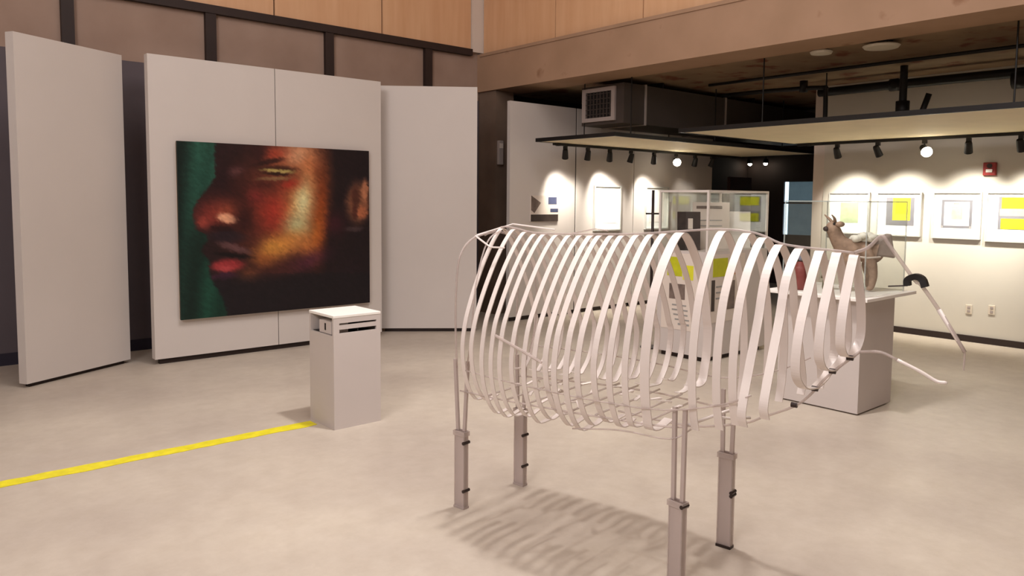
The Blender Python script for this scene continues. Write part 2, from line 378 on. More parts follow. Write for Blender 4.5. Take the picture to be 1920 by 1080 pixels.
# cx, cy, rx, ry, angle(deg), colour, strength, hardness
BL_ = [
 (470,380,330,420,0,(52,26,22),0.95,1.0),
 (330,330,150,200,0,(44,20,20),0.9,1.0),
 (540,420,190,260,8,(124,52,36),0.95,1.0),
 (600,170,150,120,0,(150,84,52),0.9,1.0),
 (690,300,95,260,4,(176,98,56),0.95,1.0),
 (645,130,95,70,0,(206,150,112),0.95,1.0),
 (520,130,75,45,-8,(168,62,44),0.8,1.0),
 (440,120,55,90,0,(46,22,22),0.9,1.0),
 (700,200,40,80,0,(190,110,66),0.7,1.0),
 (770,420,40,250,3,(140,62,26),0.85,1.0),
 (745,520,45,130,8,(176,92,36),0.8,1.0),
 (530,420,95,95,0,(164,50,38),0.85,1.0),
 (430,340,45,50,0,(120,40,38),0.7,1.0),
 (640,400,75,150,10,(206,140,80),0.8,1.0),
 (672,370,52,120,6,(214,206,152),0.95,1.0),
 (642,500,64,66,0,(172,182,138),0.95,1.0),
 (590,575,130,65,-22,(204,132,64),0.9,1.0),
 (510,605,85,62,-10,(206,142,62),0.9,1.0),
 (690,590,55,70,-20,(196,116,58),0.7,1.0),
 (480,660,70,50,0,(150,84,40),0.7,1.0),
 (595,275,60,30,-5,(190,46,34),0.85,1.0),
 (530,245,140,55,0,(96,48,34),0.75,1.0),
 (540,205,110,22,2,(58,30,22),0.9,0.7),
 (540,213,95,10,3,(176,158,92),0.9,0.7),
 (530,228,80,8,2,(40,22,16),0.9,0.6),
 (520,252,95,12,-3,(150,120,80),0.7,0.8),
 (470,285,70,30,0,(70,28,24),0.7,1.0),
 (490,170,90,14,-12,(40,20,18),0.8,0.8),
 (330,215,40,26,-15,(116,72,72),0.6,1.0),
 (270,250,45,90,0,(36,18,22),0.7,1.0),
 (225,430,85,85,0,(124,46,38),0.9,1.0),
 (300,415,70,55,15,(150,70,48),0.8,1.0),
 (185,470,36,32,0,(160,66,54),0.8,1.0),
 (298,452,58,26,18,(236,170,132),0.95,0.9),
 (375,460,55,90,0,(44,18,18),0.8,1.0),
 (275,505,62,20,8,(36,14,16),0.9,0.8),
 (300,545,110,34,4,(38,26,32),0.9,0.9),
 (410,560,60,50,0,(84,40,30),0.6,1.0),
 (330,600,90,22,18,(98,66,66),0.85,0.8),
 (320,638,110,13,6,(20,12,14),0.95,0.6),
 (300,690,85,36,-4,(150,48,50),0.95,0.8),
 (290,705,45,22,0,(186,76,76),0.6,1.0),
 (285,745,70,20,-6,(76,34,58),0.8,0.9),
 (405,740,60,45,0,(122,68,42),0.8,1.0),
 (700,670,120,45,-22,(80,34,56),0.75,1.0),
 (560,720,150,50,-18,(72,36,32),0.7,1.0),
 (850,480,60,60,0,(74,26,36),0.6,1.0),
 (980,375,78,112,4,(132,82,58),0.95,0.7),
 (965,345,28,58,0,(70,36,28),0.85,0.8),
 (1018,310,22,60,0,(186,120,86),0.8,0.9),
 (1000,420,34,36,0,(176,100,66),0.8,0.9),
 (960,420,18,40,0,(64,28,24),0.7,0.9),
 (955,505,55,14,0,(86,66,66),0.6,0.9),
 (500,880,30,30,0,(48,42,48),0.6,1.0),
 (930,770,90,90,0,(44,30,36),0.5,1.0),
]
def dab(i, j, k):
    n = (i*374761393 + j*668265263 + k*974634777) & 0xffffffff
    n = ((n ^ (n >> 13))*1274126177) & 0xffffffff
    return ((n ^ (n >> 16)) & 0xffff)/65535-0.5
def paint(X, Y):
    p, q = X*.82+Y*.57, -X*.57+Y*.82
    i, j = int(p//20), int(q//9)
    X += dab(i, j, 1)*10; Y += dab(i, j, 2)*7
    lum = 1+dab(i, j, 3)*0.16
    c = paint_base(X, Y)
    return [min(255, max(0, v*lum)) for v in c]
def paint_base(X, Y):
    # green ground at the left, streaked
    g0, g1, g2 = (22,46,38), (44,96,78), (26,70,54)
    t = sstep(70, 210, X) * (1-sstep(380, 620, Y))
    bg = [a+(b-a)*t for a, b in zip(g0, g1)]
    t = sstep(120, 210, X)*sstep(480, 800, Y)*0.8
    bg = [a+(b-a)*t for a, b in zip(bg, g2)]
    k = 1-sstep(105, 64, X)*0.25
    bg = [v*(0.86+0.14*math.sin(X*0.05+Y*0.004))*k for v in bg]
    c = [30, 20, 23]
    w0 = 2*math.sin(X*0.025+Y*0.011)
    for cx, cy, rx, ry, an, rgb, s, hard in BL_:
        dx, dy = X-cx+w0, Y-cy+w0*0.7
        ca, sa = math.cos(math.radians(an)), math.sin(math.radians(an))
        u, v = (dx*ca+dy*sa)/rx, (-dx*sa+dy*ca)/ry
        r2 = u*u+v*v
        if r2 > 2.6: continue
        a = s*math.exp(-r2*1.3) if hard >= 1 else s*(1-sstep(hard*0.55, 1.25, math.sqrt(r2)))
        c = [p+(q-p)*a for p, q in zip(c, rgb)]
    if Y > 730:                                     # shirt and neck shadow
        a = sstep(700, 800, Y + (X-420)*0.12 if X > 420 else Y)*0.92
        if X > 240: c = [p+(q-p)*a for p, q in zip(c, (28,22,25))]
    e = sstep(-9, 9, X-prof(Y)+w0)
    c = [p+(q-p)*e for p, q in zip(bg, c)]
    return [min(255, max(0, v)) for v in c]

def make_painting():
    x0, x1, z0, z1, yf, yb = 2.42, 4.54, 0.43, 2.187, 7.772, 7.805
    root = thing('portrait_painting', 'large unframed oil painting of a face in profile on a green ground', 'painting', ((x0+x1)/2, 7.80, z0))
    NU, NV = 240, 200
    bm = bmesh.new(); lay = bm.loops.layers.float_color.new('paint')
    vs = {}; cols = {}
    off = Vector(root.location)
    for i in range(NU+1):
        for j in range(NV+1):
            u, v = i/NU, j/NV
            X = (TL[0]*(1-u)+TR[0]*u)*(1-v) + (BL[0]*(1-u)+BR[0]*u)*v
            Y = (TL[1]*(1-u)+TR[1]*u)*(1-v) + (BL[1]*(1-u)+BR[1]*u)*v
            vs[i,j] = bm.verts.new(Vector((x0+(x1-x0)*u, yf, z1-(z1-z0)*v))-off)
            cols[vs[i,j]] = (*lin(paint(X, Y)), 1)
    def face(vv):
        f = bm.faces.new(vv)
        for l in f.loops: l[lay] = cols[l.vert]
    for i in range(NU):
        for j in range(NV): face((vs[i,j], vs[i,j+1], vs[i+1,j+1], vs[i+1,j]))
    rim = [vs[i,0] for i in range(NU+1)] + [vs[NU,j] for j in range(1,NV+1)] + [vs[i,NV] for i in range(NU-1,-1,-1)] + [vs[0,j] for j in range(NV-1,0,-1)]
    bk = []
    for v in rim:
        q = bm.verts.new(v.co+Vector((0, yb-yf, 0))); cols[q] = cols[v]; bk.append(q)
    for k in range(len(rim)):
        k2 = (k+1) % len(rim); face((rim[k], rim[k2], bk[k2], bk[k]))
    me = bpy.data.meshes.new('canvas'); bm.to_mesh(me); bm.free(); me.materials.append(M['paint'])
    o = bpy.data.objects.new('canvas', me); COL.objects.link(o); o.parent = root
    t = 0.05
    MB().box(x0+.005, x0+t, yb-.025, 7.83, z0+.005, z1-.005).box(x1-t, x1-.005, yb-.025, 7.83, z0+.005, z1-.005)\
        .box(x0+t, x1-t, yb-.025, 7.83, z0+.005, z0+t).box(x0+t, x1-t, yb-.025, 7.83, z1-t, z1-.005).build('stretcher', M['pine'], root)
make_painting()

# ------------------------------------------------------------------ small vented plinth
def small_plinth():
    x0, x1, y0, y1 = 2.53, 2.91, 4.832, 5.205
    r = thing('slotted_plinth', 'small white plinth with slots near its top at the end of the yellow tape', 'plinth', ((x0+x1)/2, (y0+y1)/2, 0))
    e = 0.02
    b = MB().box(x0+e, x1, y0+e, y1, 0, 0.672)                                   # core
    b.box(x0, x0+e, y0+e, y1, 0, 0.672).box(x0, x1, y0, y0+e, 0, 0.672)           # skins
    b.box(x1-e, x1, y0+e, y1, 0.672, 0.80).box(x0, x1-e, y1-e, y1, 0.672, 0.80)   # far sides of the bay
    b.box(x0, x0+0.046, y0, y0+e, 0.672, 0.80).box(x1-0.034, x1, y0, y0+e, 0.672, 0.80)
    b.box(x0+0.046, x1-0.034, y0, y0+e, 0.672, 0.690)
    b.box(x0+0.046, x1-0.034, y0, y0+e, 0.717, 0.748).box(x0+0.046, x1-0.034, y0, y0+e, 0.762, 0.80)
    b.build('body', M['plinth'], r)
    MB().box(x0+e, x1-e, y0+e+.001, y1-e, 0.6725, 0.675).box(x0+0.2, x0+0.21, y0+e+.001, y1-e-.001, 0.676, 0.795)\
        .build('bay_shade_lining', M['black'], r)  # black lining deepens the shade inside the bay
    MB().box(x0-0.002, x1+0.002, y0-0.002, y1+0.002, 0.80, 0.82).build('top', M['white2'], r, bevel=0.003)
    MB().box(x0+0.012, x0+0.15, y0+0.06, y0+0.24, 0.676, 0.768).build('player_box', M['plinth'], r, bevel=0.004)
    MB().box(x0+0.010, x0+0.012, y0+0.135, y0+0.155, 0.70, 0.75).build('box_mark', M['black'], r)
small_plinth()
# tape
b = MB(); n = 26; vs = []
for i in range(n+1):
    x = 0.05 + (2.50-0.05)*i/n; w_ = 0.058 + random.uniform(-.007, .007); yy = 5.112 + random.uniform(-.005, .005) - 0.02*(i/n)
    vs.append([b.bm.verts.new((x, yy+s*w_, z)) for s, z in ((-1,.0008),(1,.0008),(1,.003),(-1,.003))])
for a, c in zip(vs, vs[1:]):
    for k in range(4): b.bm.faces.new((a[k], a[(k+1)%4], c[(k+1)%4], c[k]))
b.bm.faces.new(vs[0]); b.bm.faces.new(vs[-1][::-1])
tag(b.build('floor_tape', M['yellow'], origin=(1.27, 5.11, 0)), 'strip of yellow tape stuck to the floor, running up to the small slotted plinth', 'tape')

# ------------------------------------------------------------------ the rib sculpture
P0 = Vector((2.634, 3.2, 0)); AX = (Vector((2.85, 1.935, 0))-P0).normalized(); NR = Vector((AX.y, -AX.x, 0))
if NR.x > 0: NR = -NR                                   # towards the near side
def S(s, w, z): return P0 + AX*s + NR*w + Vector((0,0,z))
def interp(t, tab):
    if t <= tab[0][0]: return tab[0][1]
    for (a, p), (b_, q) in zip(tab, tab[1:]):
        if t <= b_: return p+(q-p)*(t-a)/(b_-a)
    return tab[-1][1]
TOP = [(-.05,1.46),(.06,1.49),(.15,1.488),(.28,1.468),(.45,1.468),(.64,1.473),(.8,1.478),(.95,1.488),(1.114,1.503),(1.3,1.518),(1.43,1.512),(1.5,1.496),(1.57,1.468),(1.65,1.457),(1.73,1.452),(1.8,1.448),(1.86,1.443)]
HW = [(0,.30),(.08,.31),(.15,.335),(.28,.345),(.53,.365),(.75,.37),(1.02,.34),(1.114,.305),(1.3,.265),(1.43,.275),(1.5,.28),(1.54,.30),(1.57,.355),(1.65,.345),(1.701,.25),(1.73,.24),(1.8,.18),(1.86,.14)]
KEEL = [(.0,.60),(.23,.611),(.81,.64),(1.18,.64),(1.43,.70),(1.52,.745),(1.65,.815),(1.714,.876),(1.78,.963),(1.895,1.076)]
def smooth_path(pts, n=6):
    pts = [Vector(p) for p in pts]; out = []
    q = [pts[0]*2-pts[1]] + pts + [pts[-1]*2-pts[-2]]
    for i in range(1, len(q)-2):
        for k in range(n):
            t = k/n; a, b_, c, d = q[i-1], q[i], q[i+1], q[i+2]
            out.append(0.5*((2*b_)+(c-a)*t+(2*a-5*b_+4*c-d)*t*t+(3*b_-a-3*c+d)*t**3))
    out.append(pts[-1]); return out
def sculpture():
    root = thing('rib_cage_sculpture', 'large standing animal sculpture of white plastic ribs on clear acrylic legs', 'sculpture', (2.74, 2.55, 0))
    ribs = [.065,.15,.225,.29,.35,.43,.51,.575,.64,.69,.757,.815,.895,.97,1.04,1.12,1.32,1.43,1.50,1.567,1.65,1.73,1.796,1.86]
    for i, s in enumerate(ribs):
        zt, hw, zk = interp(s, TOP), interp(s, HW), interp(s, KEEL)
        h = zt-zk
        closed = s > 1.70
        hook = 0.10 if s < 1.25 else 0.0
        PA = [(0,0), (.20,.055), (.43,.165), (.62,.28), (.80,.41), (.93,.53), (1.0,.67), (.97,.80), (.86,.92), (.70,1.0)]
        PB = [(0,0), (.22,.035), (.51,.14), (.68,.225), (.83,.33), (.95,.49), (1.0,.65), (.98,.80), (.92,.90), (.84,.98)]
        PC = [(0,0), (.20,.055), (.40,.16), (.50,.27), (.58,.40), (.72,.57), (.85,.72), (.96,.86), (.98,.93), (.92,.99)]
        PD = [(0,0), (.18,.07), (.40,.19), (.62,.33), (.82,.47), (.95,.62), (1.0,.77), (.90,.87), (.55,.96), (0,1.0)]
        if closed: side = PD
        elif s > 1.54: side = PC
        else:
            k = sstep(.85, 1.15, s); side = [(p[0]+(q[0]-p[0])*k, p[1]+(q[1]-p[1])*k) for p, q in zip(PA, PB)]
        ends = [1.0, 1.0]
        if s < 1.25: ends = [1.02+random.uniform(-.04,.05), 0.88+random.uniform(-.05,.04)]
        pts = []
        for sg, e in ((1, ends[0]), (-1, ends[1])):
            pp = [S(s, sg*hw*w, zt-h*v*(e if v > .6 else 1)) for w, v in side]
            if s < 1.25:
                zl = pp[-1].z
                pp += [S(s+.004, sg*hw*.60, zl-.012), S(s+.008, sg*hw*(.42 if i % 3 else .30), zl-.004+.012*(i % 2))]
            pts = (pp[::-1] if sg > 0 else pts[:-1] + pp) if sg > 0 else pts[:-1] + pp
        if closed: pts[0] = pts[-1]
        wid = .044 if abs(s-1.12) < .01 else (.035 if s > 1.25 else (.030 if s > .6 else .026))
        MB().ribbon(smooth_path(pts, 5), AX, wid, .005).build('rib', M['rib'], root, smooth=False)
        if closed or s > 1.6:
            MB().lathe([(0,-.012),(.011,-.012),(.011,.012),(0,.012)], 10, S(s, 0, zk-.004), AX).build('end_bolt', M['bolt'], root)
    # spine, head line, jaw and belly lines
    sp = [S(s, 0, z+.008) for s, z in TOP]
    MB().tube(smooth_path([S(-.06,0,1.45)]+sp[1:], 3), .005).build('spine', M['tube'], root, smooth=True)
    MB().tube(smooth_path([S(1.86,0,1.452), S(1.91,0,1.475), S(1.955,0,1.520), S(1.985,0,1.485), S(2.075,0,1.362), S(2.10,0,1.342), S(2.18,0,1.228), S(2.25,0,1.112)], 4), .007).build('skull_rod', M['tube'], root, smooth=True)
    MB().tube([S(2.16,0,1.258), S(2.25,0,1.112)], [.0085,.006]).build('nose_rod', M['rib'], root, smooth=True)
    MB().tube([S(2.25,0,1.112), S(2.249,.0,1.045)], .0035, 6).build('nose_wire', M['tube'], root)
    MB().tube(smooth_path([S(s, 0, z-.01) for s, z in KEEL[2:]], 4), .0055).build('keel_rod', M['tube'], root, smooth=True)
    MB().tube(smooth_path([S(1.895,0,1.066), S(1.97,0,1.075), S(2.03,0,1.053)], 4), .0055).build('jaw_rod', M['tube'], root, smooth=True)
    MB().tube(smooth_path([S(2.03,0,1.053), S(2.11,0,1.02), S(2.165,0,.992), S(2.20,0,.992)], 4), [.007]*12+[.004]).build('chin_rod', M['rib'], root, smooth=True)
    b = MB(); c0, c1 = S(2.052,-.005,1.338), S(2.102,.004,1.366)
    b.ribbon(smooth_path([c0, c0+Vector((0,0,.022)), (c0+c1)/2+Vector((0,0,.022)), c1, c1+Vector((.0,-.012,-.028))], 4), NR, .035, .022)
    b.build('eye_clamp', M['black'], root)
    MB().tube([S(2.052,-.005,1.338), S(1.985,-.005,1.330)], .003, 6).build('clamp_wire', M['bolt'], root)
    for sg in (1, -1):
        pts = [S(s, sg*interp(s, HW)*.97, interp(s, KEEL)+(.17 if sg > 0 else .21)-.05*min(1, s)) for s in (.08,.3,.6,.9,1.2,1.45,1.6)]
        MB().tube(smooth_path(pts, 3), .004).build('side_rail', M['tube'], root, smooth=True)
        pts = [S(s, sg*interp(s, HW)*.78, interp(s, KEEL)+.035) for s in (-.02,.3,.6,.9,1.2,1.30)]
        MB().tube(smooth_path(pts, 3), .005).build('belly_rail', M['tube'], root, smooth=True)
    # short cross links between the belly rails
    for s in (.19,.33,.47,.62,.73,.86,.99,1.09):
        zz = interp(s, KEEL)+.04
        MB().tube([S(s, interp(s,HW)*.78, zz), S(s+.02, -interp(s,HW)*.78, zz+.015)], .005, 6).build('cross_link', M['tube'], root, smooth=True)
    # short white clips tying the rib ends to the cross links
    rnd = random.Random(11)
    for k in range(16):
        s = .17+k*.061; hw = interp(s, HW); zk = interp(s, KEEL)+.045; w0 = hw*rnd.uniform(-.55, .45); dw = rnd.uniform(.05, .11)
        MB().ribbon([S(s, w0, zk), S(s+rnd.uniform(-.02,.03), w0+dw*.5, zk+rnd.uniform(.0,.03)), S(s+rnd.uniform(-.03,.04), w0+dw, zk+rnd.uniform(-.01,.02))], AX, .018, .005).build('clip', M['rib'], root)
    # chest sticks by the front legs
    MB().tube([S(1.285,.24,.705), S(1.36,.05,.735), S(1.40,-.02,.748)], .007, 6).build('chest_stick', M['rib'], root, smooth=True)
    MB().tube([S(1.33,.09,.724), S(1.37,.0,.70), S(1.43,-.09,.695)], .0065, 6).build('chest_stick', M['rib'], root, smooth=True)
    # front belly line sweeping from the near hip
    MB().tube(smooth_path([S(.75,.30,.60), S(1.0,.29,.64), S(1.22,.26,.64), S(1.30,.2,.69)], 4), .004).build('belly_line', M['tube'], root, smooth=True)
    # legs
    def leg(s, w, zs, zt, split, hoop, twist=0.0, bolts=(.12,.36)):
        A = (AX*math.cos(twist)+NR*math.sin(twist)).normalized(); B = Vector((-A.y, A.x, 0))
        c = S(s, w, 0)
        def post(da, wid, dep, z0, z1, da1=None):
            da1 = da if da1 is None else da1
            q = lambda o, z: [c+A*(o+x*wid/2)+B*(y*dep/2)+Vector((0,0,z)) for x, y in ((-1,-1),(1,-1),(1,1),(-1,1))]
            return q(da, z0), q(da1, z1)
        l = MB(); lo, hi = post(0, .064, .030, .012, zs); l.hexa(lo, hi)
        lg = l.build('leg', M['leg'], root)
        f = MB()
        for x in (-.033, .033):
            lo, hi = post(x, .006, .034, .012, zs); f.hexa(lo, hi)
        f.build('edge_strip', M['tube'], lg)
        lo, hi = post(0, .074, .042, 0, .012); MB().hexa(lo, hi).build('foot_pad', M['bolt'] if hoop == 'front' else M['leg'], lg)
        lo, hi = post(0, .082, .044, zs-.025, zs); MB().hexa(lo, hi).build('collar', M['tube'], lg)
        for sg in (-1, 1):
            d0, d1 = sg*.023, sg*split
            lo, hi = post(d0, .018, .014, zs, zt, d1); MB().hexa(lo, hi).build('upright', M['leg'], lg)
        for z in bolts:
            MB().lathe([(0,-.024),(.009,-.024),(.009,.024),(0,.024)], 8, c+A*.034+Vector((0,0,z)), B).build('bolt', M['bolt'], lg)
    leg(-.015, .23, .42, .80, .045, 'rear', bolts=(.10,.36))
    leg(.02, -.23, .45, .76, .03, 'rear', bolts=(.12,.30))
    leg(1.26, -.25, .46, .76, .028, 'front', bolts=(.26,.275))
    leg(1.262, .25, .38, .78, .026, 'front', twist=.15, bolts=(.365,))
    # rear outline hoops: near and far hips carried up to the spine
    for sg in (1, -1):
        s0 = -.015 if sg > 0 else .02
        MB().tube(smooth_path([S(s0-.035, sg*.23, .76), S(s0-.04, sg*.235, 1.0), S(s0-.03, sg*.235, 1.25), S(s0-.02, sg*.21, 1.37), S(s0, sg*.13, 1.445), S(.03, 0, 1.475)], 5), .006).build('hip_hoop', M['tube'], root, smooth=True)
        MB().tube(smooth_path([S(s0+.05, sg*.24, .78), S(.09, sg*.27, .95), S(.10, sg*.25, 1.2), S(.08, sg*.14, 1.42), S(.07, 0, 1.49)], 5), .0045).build('hip_hoop', M['tube'], root, smooth=True)
    # a few crossing wires over the rump
    MB().tube([S(-.02,.12,1.452), S(.12,.16,1.40), S(.20,.14,1.40)], .005, 6).build('rump_wire', M['rib'], root)
    MB().tube([S(-.03,.10,1.455), S(.10,-.05,1.515), S(.33,-.12,1.49)], .005, 6).build('rump_wire', M['rib'], root)
    MB().tube([S(.45,-.10,1.475), S(.62,-.06,1.505), S(.72,-.02,1.50)], .004, 6).build('rump_wire', M['tube'], root)
    MB().tube([S(.33,.36,.99), S(.48,.365,.945), S(.62,.37,.90)], .007, 6).build('side_wire', M['tube'], root)
sculpture()

# ------------------------------------------------------------------ right-hand plinth, glass case, creature
r = thing('case_plinth', 'large white plinth with an overhanging top under the horned creature', 'plinth', (6.1, 2.95, 0))
MB().box(5.81, 6.40, 2.62, 3.30, 0.012, 0.895).build('body', M['plinth'], r)
MB().box(5.84, 6.37, 2.65, 3.27, 0, 0.012).build('base', M['greyl'], r)
MB().box(5.72, 6.62, 2.54, 3.40, 0.895, 0.92).build('top', M['white2'], r, bevel=0.003)
def glass_case(name, label, x0, x1, y0, y1, z0, z1, fm, ft):
    r = thing(name, label, 'glass case', ((x0+x1)/2, (y0+y1)/2, z0)); g = .006
    e = ft
    MB().box(x0+e, x1-e, y0, y0+g, z0, z1-e).build('glass_pane', M['glass'], r)
    MB().box(x0+e, x1-e, y1-g, y1, z0, z1-e).build('glass_pane', M['glass'], r)
    MB().box(x0, x0+g, y0+e, y1-e, z0, z1-e).build('glass_pane', M['glass'], r)
    MB().box(x1-g, x1, y0+e, y1-e, z0, z1-e).build('glass_pane', M['glass'], r)
    MB().box(x0+e, x1-e, y0+e, y1-e, z1-g, z1).build('glass_lid', M['glass'], r)
    b = MB()
    for x in (x0, x1-e):
        for y in (y0, y1-e): b.box(x, x+e, y, y+e, z0, z1-e)
    for y in (y0, y1-e): b.box(x0, x1, y, y+e, z1-e, z1)
    for x in (x0, x1-e): b.box(x, x+e, y0+e, y1-e, z1-e, z1)
    b.build('frame', fm, r)
    return r
edge = acrylic_mat('polished_glass_edge', (205, 215, 210), 0.6)
glass_case('glass_case', 'clear frameless glass case over the horned creature', 5.80, 6.52, 2.60, 3.28, 0.9205, 1.655, edge, .008)

def skin(name, verts, edges, radii, m, parent, sub=2):
    me = bpy.data.meshes.new(name); me.from_pydata([tuple(Vector(v)) for v in verts], edges, [])
    o = bpy.data.objects.new(name, me); COL.objects.link(o); o.parent = parent
    sk = o.modifiers.new('skin', 'SKIN'); sk.use_smooth_shade = True
    for v, q in zip(me.skin_vertices[0].data, radii): v.radius = (q, q)
    me.skin_vertices[0].data[0].use_root = True
    s = o.modifiers.new('subsurf', 'SUBSURF'); s.levels = sub; s.render_levels = sub
    me.materials.append(m); return o
def creature():
    # local frame: +x along the body towards the tail, z up; rotated so the flank faces the room
    root = thing('horned_creature', 'brown clay horned animal figure with white wool on its back, inside the glass case', 'figurine', (6.21, 2.865, .9215))
    root.rotation_euler = (0, 0, math.atan2(-.37, .43)); root.scale = (1.08,)*3
    V = [(0.05,0,.31),(-.06,0,.315),(-.13,0,.36),(-.165,0,.43),(-.19,0,.485),(-.235,0,.475),(.16,0,.285),(.20,0,.27),
         (-.08,-.045,.22),(-.085,-.05,.12),(-.08,-.05,.022),(-.08,.045,.22),(-.07,.05,.12),(-.065,.05,.022),
         (.10,-.045,.20),(.115,-.05,.11),(.10,-.05,.022),(.10,.045,.20),(.13,.05,.11),(.125,.05,.022),
         (-.115,-.05,.018),(-.10,.05,.018),(.065,-.05,.018),(.16,.05,.018)]
    E = [(0,1),(1,2),(2,3),(3,4),(4,5),(0,6),(6,7),(1,8),(8,9),(9,10),(1,11),(11,12),(12,13),(0,14),(14,15),(15,16),(6,17),(17,18),(18,19),(10,20),(13,21),(16,22),(19,23)]
    R_ = [.078,.078,.062,.055,.064,.042,.06,.03, .042,.03,.024,.04,.03,.024, .045,.032,.024,.045,.032,.024, .018,.018,.018,.018]
    skin('body', V, E, R_, M['brown'], root)
    for sg in (-1, 1):
        ML().tube(smooth_path([(-.18,sg*.025,.515),(-.192,sg*.045,.54),(-.205,sg*.06,.555),(-.225,sg*.066,.575)], 4), [.013,.013,.012,.012,.011,.011,.010,.009,.008,.007,.006,.005,.004], 8).build('horn', M['brown'], root, smooth=True)
        ML().blob((-.155,sg*.055,.505), (.036,.018,.022), seed=3).build('ear', M['brown'], root, smooth=True)
        ML().blob((-.195,sg*.046,.508), (.010,.008,.010), seed=3).build('eye', M['black'], root, smooth=True)
    ML().blob((-.236,0,.468), (.022,.024,.020), seed=2).build('muzzle', M['photodark'], root, smooth=True)
    b = ML(); rnd = random.Random(4)
    for k in range(16): b.blob((rnd.uniform(-.06,.12), rnd.uniform(-.06,.06), .405+rnd.uniform(-.02,.02)), (.034,.034,.026), bump=.12, seed=k)
    b.build('wool', M['fluff'], root, smooth=True)
    b = ML()   # folded felt flap carried at the rear
    b.hexa([(.13,-.055,.27),(.28,-.05,.25),(.28,.05,.25),(.13,.055,.27)], [(.145,-.05,.39),(.245,-.045,.44),(.245,.045,.44),(.145,.05,.39)])
    b.build('felt_flap', M['greybrown'], root, bevel=.014)
    ML().tube([(-.02,-.079,.265),(.05,-.084,.255),(.15,-.07,.262)], .008, 6).build('strap', M['pale'], root)
creature()
def doll(name, label, cat, loc, body, head, foot, h, w):
    r = thing(name, label, cat, loc)
    ML().lathe([(0,0),(w*.9,0),(w,.02),(w*.85,h*.4),(w*.6,h*.62),(0,h*.66)], 16).build('body', body, r, smooth=True)
    ML().blob((0,0,h*.82), (w*.62,w*.62,h*.17), bump=.06, seed=1).build('head', head, r, smooth=True)
    for sg in (-1, 1): ML().tube([(0,sg*w*.7,h*.55),(.0,sg*w*1.2,h*.36)], [.014,.009], 6).build('arm', foot, r, smooth=True)
doll('cloth_doll', 'maroon figure with a blue-grey head beside the horned creature', 'figurine', (5.92,3.19,.9215), M['maroon'], M['bluegrey'], M['maroon'], .36, .06)
doll('moss_figure', 'small moss-grey clay figure next to the horned creature', 'figurine', (6.12,3.05,.9215), M['moss'], M['greybrown'], M['moss'], .25, .045)

# ------------------------------------------------------------------ middle plinth with poster sheets and glass case
r = thing('poster_plinth', 'white plinth with printed sheets on two faces seen through the ribs', 'plinth', (7.05, 4.85, 0))
MB().box(6.50, 7.62, 4.50, 5.12, .05, 1.13).build('body', M['plinth'], r)
MB().box(6.54, 7.58, 4.54, 5.08, 0, .05).build('base', M['dark'], r)
def sheet_x(x, y0, y1, z0, z1, label, bits):
    t = thing('poster_sheet', label, 'poster', (x, (y0+y1)/2, z0))
    MB().box(x-.003, x, y0, y1, z0, z1).build('paper', M['pale'], t)
    for nm, a, b_, c, d, m in bits:
        MB().box(x-.005, x-.0031, a, b_, c, d).build(nm, M[m], t)
def sheet_y(y, x0, x1, z0, z1, label, bits):
    t = thing('poster_sheet', label, 'poster', ((x0+x1)/2, y, z0))
    MB().box(x0, x1, y-.003, y, z0, z1).build('paper', M['pale'], t)
    for nm, a, b_, c, d, m in bits:
        MB().box(a, b_, y-.005, y-.0031, c, d).build(nm, M[m], t)
sheet_x(6.50, 4.60, 5.06, .30, 1.10, 'poster with a yellow-green block over a grey photo, left face of the white plinth',
        [('yellow_block', 4.80, 4.99, .86, 1.06, 'pyellow'), ('yellow_strip', 4.66, 4.79, .83, .98, 'pylemon'), ('grey_photo', 4.76, 4.96, .62, .78, 'photo'),
         ('text_line', 4.74, 4.92, .55, .565, 'pgrey'), ('text_line', 4.72, 4.92, .50, .515, 'pgrey'), ('text_line', 4.72, 4.90, .45, .465, 'pgrey'), ('text_line', 4.70, 4.88, .40, .415, 'pgrey'), ('text_line', 4.70, 4.84, .35, .37, 'pgrey')])
sheet_y(4.50, 6.54, 7.18, .40, 1.10, 'poster with yellow and orange blocks over a dark photo, right face of the white plinth',
        [('yellow_block', 6.60, 6.86, .87, 1.06, 'pyellow'), ('orange_block', 6.88, 7.05, .88, 1.02, 'orange'), ('grey_photo', 6.80, 7.00, .52, .82, 'photo'), ('dark_figure', 6.58, 6.64, .52, .84, 'photodark'),
         ('text_line', 6.66, 6.78, .76, .775, 'pgrey'), ('text_line', 6.66, 6.78, .70, .715, 'pgrey'), ('text_line', 6.66, 6.78, .64, .655, 'pgrey')])
glass_case('glass_case', 'white-framed glass case with cards inside on the poster plinth', 6.50, 7.62, 4.50, 5.12, 1.1305, 1.755, mat('white_case_frame', (214, 204, 196), .5), .022)
def card(name, label, x, y, z, w, h, m, ang=0.0, cat='card', extra=None):
    t = thing(name, label, cat, (x, y, z)); t.rotation_euler = (0, 0, ang)
    ML().hexa([(-w/2,0,0),(w/2,0,0),(w/2,.012,0),(-w/2,.012,0)], [(-w/2,.03,h),(w/2,.03,h),(w/2,.042,h),(-w/2,.042,h)]).build('card', M[m], t)
    ML().hexa([(-w*.2,.03,.0),(w*.2,.03,0),(w*.2,.10,0),(-w*.2,.10,0)], [(-w*.2,.0345,h*.6),(w*.2,.0345,h*.6),(w*.2,.044,h*.6),(-w*.2,.044,h*.6)]).build('prop', M['pale'], t)
    if extra:
        for nm, a, b_, c, d, mm in extra:
            ML().hexa([(a,-.003+.03*c/h,c),(b_,-.003+.03*c/h,c),(b_,-.0005+.03*c/h,c),(a,-.0005+.03*c/h,c)], [(a,-.003+.03*d/h,d),(b_,-.003+.03*d/h,d),(b_,-.0005+.03*d/h,d),(a,-.0005+.03*d/h,d)]).build(nm, M[mm], t)
ang = math.radians(-40)
